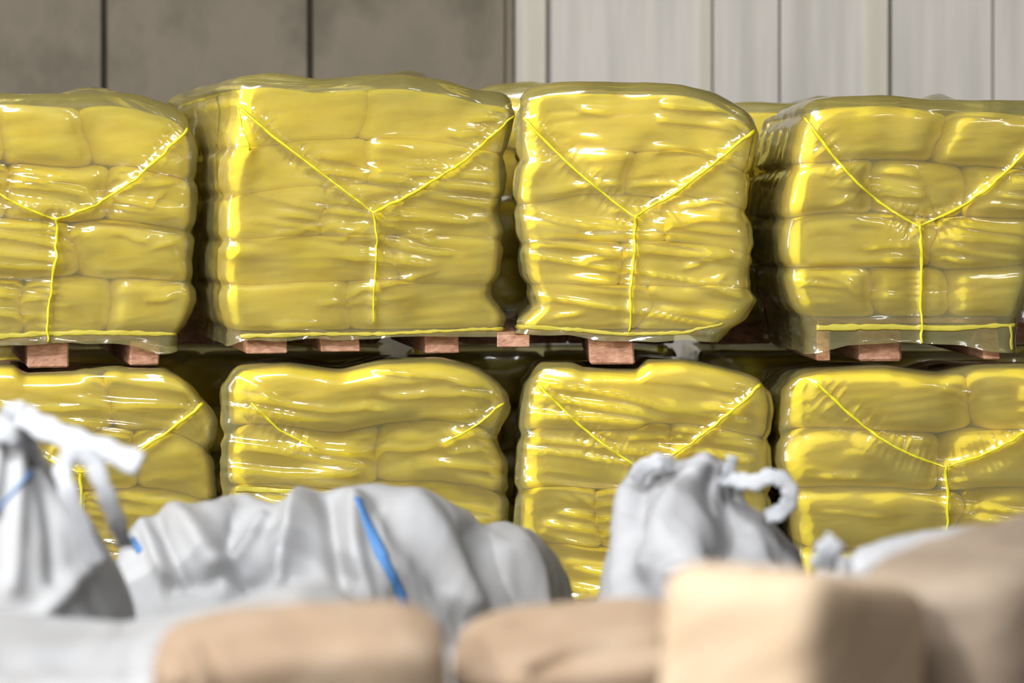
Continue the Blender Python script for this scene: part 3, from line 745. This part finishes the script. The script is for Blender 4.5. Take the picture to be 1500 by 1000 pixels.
ribbon([(1062, 700, 6.1), (1085, 704, 6.0), (1108, 706, 5.97), (1128, 698, 5.96), (1150, 706, 5.96), (1158, 728, 5.96), (1146, 748, 5.98), (1124, 756, 6.02)], .022, .006, 'handle_loop', M_strap, oC)
ribbon([(1062, 712, 6.1), (1068, 690, 6.06), (1073, 668, 6.04)], .02, .004, 'top_tuft', M_strap, oC, taper=lambda t: 1.1 - .4 * t)
ribbon([(930, 702, 6.12), (945, 684, 6.08), (965, 676, 6.06), (985, 680, 6.08)], .022, .005, 'folded_rim', M_strap, oC)
# D: grey bag top between it and the right paper sacks
V, fc = mound([(1165, 1010), (1190, 850), (1215, 812), (1245, 816), (1270, 808), (1320, 793), (1380, 782), (1430, 774), (1500, 775), (1600, 800), (1660, 1000)], 5.2, .4, .4, 0.0,
    ridges=[([(1260, 815), (1330, 790), (1430, 772)], 8, .03), ([(1250, 830), (1330, 806), (1430, 790)], 8, -.025)], crum=.012, seed=191)
oD = fix_normals(obj('bulk_bag', V, fc, M_grey)); tag(oD, 'grey bulk bag whose rim shows behind the brown paper sacks at right', 'bag', GB)
ribbon([(1205, 830, 4.95), (1212, 808, 4.93), (1226, 790, 4.92)], .024, .006, 'bag_tuft', M_strap, oD, taper=lambda t: 1.25 - .2 * t)

# ------------------------------------------------------------------ paper sacks
GK = 'brown kraft paper sacks in the foreground'
def pillow(center, size, rot, roll=0.0, tilt=0.0, ex=3.4, n=34, crum=.006, seed=1, pinch=.25, ridges=()):
    P, Fc = cube_grid(n)
    rad = (np.abs(P) ** ex).sum(1) ** (1 / ex); P = P / rad[:, None]
    q = P.copy()
    q[:, 2] *= 1 - pinch * np.abs(P[:, 0]) ** 4
    V = q * np.array(size) / 2
    N = P ** 3; N /= np.linalg.norm(N, axis=1)[:, None] + 1e-9
    h = crum * (fbm(V[:, 0] * 9 + V[:, 1] * 4, V[:, 2] * 10 + V[:, 1] * 6, seed, 3) + .5 * ridged(V[:, 0] * 6 + V[:, 2] * 4, V[:, 1] * 6, seed + 5, 2))
    V = V + N * h[:, None]
    def R(ax, a):
        c, s = math.cos(a), math.sin(a)
        return np.array([[1, 0, 0], [0, c, -s], [0, s, c]]) if ax == 0 else np.array([[c, 0, s], [0, 1, 0], [-s, 0, c]]) if ax == 1 else np.array([[c, -s, 0], [s, c, 0], [0, 0, 1]])
    Rm = R(2, rot) @ R(1, tilt) @ R(0, roll)
    V = V @ Rm.T + np.array(center); N = N @ Rm.T
    if ridges:
        px, py = proj(V); h = add_ridges(px, py, ridges) * np.clip(-N[:, 1] * 1.5 + .5, 0, 1); V = V + N * h[:, None]
    return V, Fc
def at(px, py, Y): return (X(px, Y), Y, Z(py, Y))
# K1
c = at(442, 978, 3.70)
V, fc = pillow((c[0], c[1], c[2]), (.50, .32, .17), math.radians(6), roll=.10, tilt=-.055, seed=201, ex=4.2, pinch=.15, n=44,
    ridges=[([(262, 955), (275, 990), (270, 1020)], 8, -.018), ([(300, 950), (320, 985), (330, 1020)], 9, -.014), ([(285, 950), (297, 985), (297, 1020)], 7, .014)])
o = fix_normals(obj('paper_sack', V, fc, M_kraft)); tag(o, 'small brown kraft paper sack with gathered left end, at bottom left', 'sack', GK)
# K2
c = at(838, 950, 3.95)
V, fc = pillow((c[0], c[1], c[2]), (.44, .40, .085), math.radians(-3), roll=.14, tilt=-.10, seed=221, ex=3.6, n=44, crum=.004,
    ridges=[([(775, 978), (860, 950), (960, 940)], 7, .028), ([(690, 965), (710, 938), (745, 920)], 7, .010)])
o = fix_normals(obj('paper_sack', V, fc, M_kraft)); tag(o, 'flattened brown paper sack with a fold, left of the large cream-lit sack', 'sack', GK)
# K3
V, fc = pillow((.4745, 3.53, 1.062), (.64, .28, .30), math.radians(63), tilt=.2, seed=241, ex=6.5, n=44, pinch=.06, crum=.006)
o = fix_normals(obj('paper_sack', V, fc, M_kraft_lit)); tag(o, 'large brown paper sack with bright cream-lit end facing left, nearest the camera', 'sack', GK)
# K4
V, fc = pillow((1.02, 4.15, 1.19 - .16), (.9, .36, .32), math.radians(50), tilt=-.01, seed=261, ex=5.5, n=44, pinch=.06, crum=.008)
o = fix_normals(obj('paper_sack', V, fc, M_kraft_shade)); tag(o, 'shade-darkened brown paper sack sloping up to the right photo edge', 'sack', GK)
# support under the right paper sacks
V, fc = mound([(1025, 1120), (1040, 1075), (1060, 1058), (1170, 1060), (1240, 1120), (1540, 1125), (1660, 1140), (1720, 1200)], 3.75, .5, .75, 0.0, crum=.006, ex=5, seed=271)
oF = fix_normals(obj('bulk_bag', V, fc, M_white)); tag(oF, 'white bulk bag beneath the large brown paper sacks at bottom right', 'bag', GB)

# ------------------------------------------------------------------ setting
YW = 14.6
def panel(px0, px1, y0, y1, name, mat, ztop=5.2):
    V, Fb = boxes([(X(px0, YW), X(px1, YW), y0, y1, 0, ztop)])
    return struct(fix_normals(obj(name, V, Fb, mat, smooth=False)))
edges = [-420, -140, 153, 455, 744]
lst = [(X(a, YW) + .02, X(b, YW) - .02, YW, YW + .15, 0, 5.2) for a, b in zip(edges[:-1], edges[1:])]
V, Fb = boxes(lst); struct(fix_normals(obj('wall_left', V, Fb, M_conc, smooth=False)))
edges = [752, 1042, 1143, 1306, 1456, 1760, 2000]
lst = [(X(a, YW) + .006, X(b, YW) - .006, YW + .01, YW + .15, 0, 5.2) for a, b in zip(edges[:-1], edges[1:])]
V, Fb = boxes(lst); struct(fix_normals(obj('wall_right', V, Fb, M_pale, smooth=False)))
V, Fb = boxes([(X(-420, YW), X(2000, YW), YW + .1, YW + .3, 0, 5.2)]); struct(fix_normals(obj('wall_back', V, Fb, M_joint, smooth=False)))
panel(768, 800, YW - .05, YW + .05, 'trim_1', M_batten)
panel(1268, 1300, YW - .03, YW + .05, 'trim_2', M_batten)
panel(1024, 1042, YW - .02, YW + .05, 'trim_3', M_batten)
panel(741, 752, YW - .02, YW + .12, 'trim_4', M_joint)
V, Fb = boxes([(-9, 9, -3, YW + .3, -.12, 0)]); struct(fix_normals(obj('floor', V, Fb, M_floor, smooth=False)))

# ------------------------------------------------------------------ light
def sun(name, to, energy, color, angle):
    l = bpy.data.lights.new(name, 'SUN'); l.energy = energy; l.color = color; l.angle = angle
    o = bpy.data.objects.new(name, l); COL.objects.link(o)
    o.rotation_euler = Vector(to).to_track_quat('Z', 'Y').to_euler(); o.location = (-6, -2, 7); return o
sun('sun', (-.52, -.76, .39), 1.85, (.98, .985, 1), math.radians(1.5))
def area(name, loc, target, sx, sy, energy, color):
    l = bpy.data.lights.new(name, 'AREA'); l.shape = 'RECTANGLE'; l.size = sx; l.size_y = sy; l.energy = energy; l.color = color
    o = bpy.data.objects.new(name, l); COL.objects.link(o); o.location = loc
    o.rotation_euler = (Vector(loc) - Vector(target)).to_track_quat('Z', 'Y').to_euler(); return o
area('added_highlight_strip', (-2.6, 2.7, 5.7), (0, 8.5, 1.5), 7.0, 1.5, 690, (.97, .985, 1))  # unseen strip lamp added overhead for streak highlights on the film
area('added_right_glint_light', (6.5, -3.0, 6.0), (0, 9, 1.5), 2.0, .9, 60, (.97, .98, 1))  # small unseen lamp added at right front for glints on the film
area('loading_door_light', (-8.0, 2.0, 2.8), (0, 8.5, 1.4), 2.6, 3, 170, (.92, .96, 1))

w = bpy.data.worlds.new('world'); sc.world = w; w.use_nodes = True
nt = w.node_tree; nt.nodes.clear(); Lk = nt.links.new
out = nt.nodes.new('ShaderNodeOutputWorld'); bg = nt.nodes.new('ShaderNodeBackground')
tc = nt.nodes.new('ShaderNodeTexCoord'); sp = nt.nodes.new('ShaderNodeSeparateXYZ'); Lk(tc.outputs['Generated'], sp.inputs[0])
m1 = nt.nodes.new('ShaderNodeMath'); m1.operation = 'MULTIPLY_ADD'; m1.inputs[1].default_value = -.40; m2 = nt.nodes.new('ShaderNodeMath'); m2.operation = 'MULTIPLY_ADD'
m2.inputs[1].default_value = -.12; m2.inputs[2].default_value = .5; m3 = nt.nodes.new('ShaderNodeMath'); m3.operation = 'MULTIPLY_ADD'; m3.inputs[1].default_value = -.2; Lk(sp.outputs['Z'], m3.inputs[0]); Lk(sp.outputs['Y'], m2.inputs[0]); Lk(m2.outputs[0], m3.inputs[2]); Lk(m3.outputs[0], m1.inputs[2])
Lk(sp.outputs['X'], m1.inputs[0])
rp = ramp(nt, [(.04, .034, .027), (.25, .22, .18), (.66, .62, .56)], .1, .9); Lk(m1.outputs[0], rp.inputs[0])
Lk(rp.outputs[0], bg.inputs['Color']); bg.inputs['Strength'].default_value = .85
Lk(bg.outputs[0], out.inputs['Surface'])

# ------------------------------------------------------------------ camera
cd = bpy.data.cameras.new('camera'); cam = bpy.data.objects.new('camera', cd); COL.objects.link(cam)
cam.location = (0, 0, ZC); cam.rotation_euler = (math.pi / 2, 0, 0)
cd.sensor_width = 36; cd.lens = F * 36 / 1500; cd.shift_y = -(500 - HOR) / 1500
cd.clip_end = 100
cd.dof.use_dof = True; cd.dof.focus_distance = DF + .02; cd.dof.aperture_fstop = cd.lens / 1000 / .055
sc.camera = cam
vs = sc.view_settings; vs.view_transform = 'Standard'; vs.look = 'None'; vs.exposure = 0.10; vs.gamma = 1.0; vs.use_curve_mapping = False
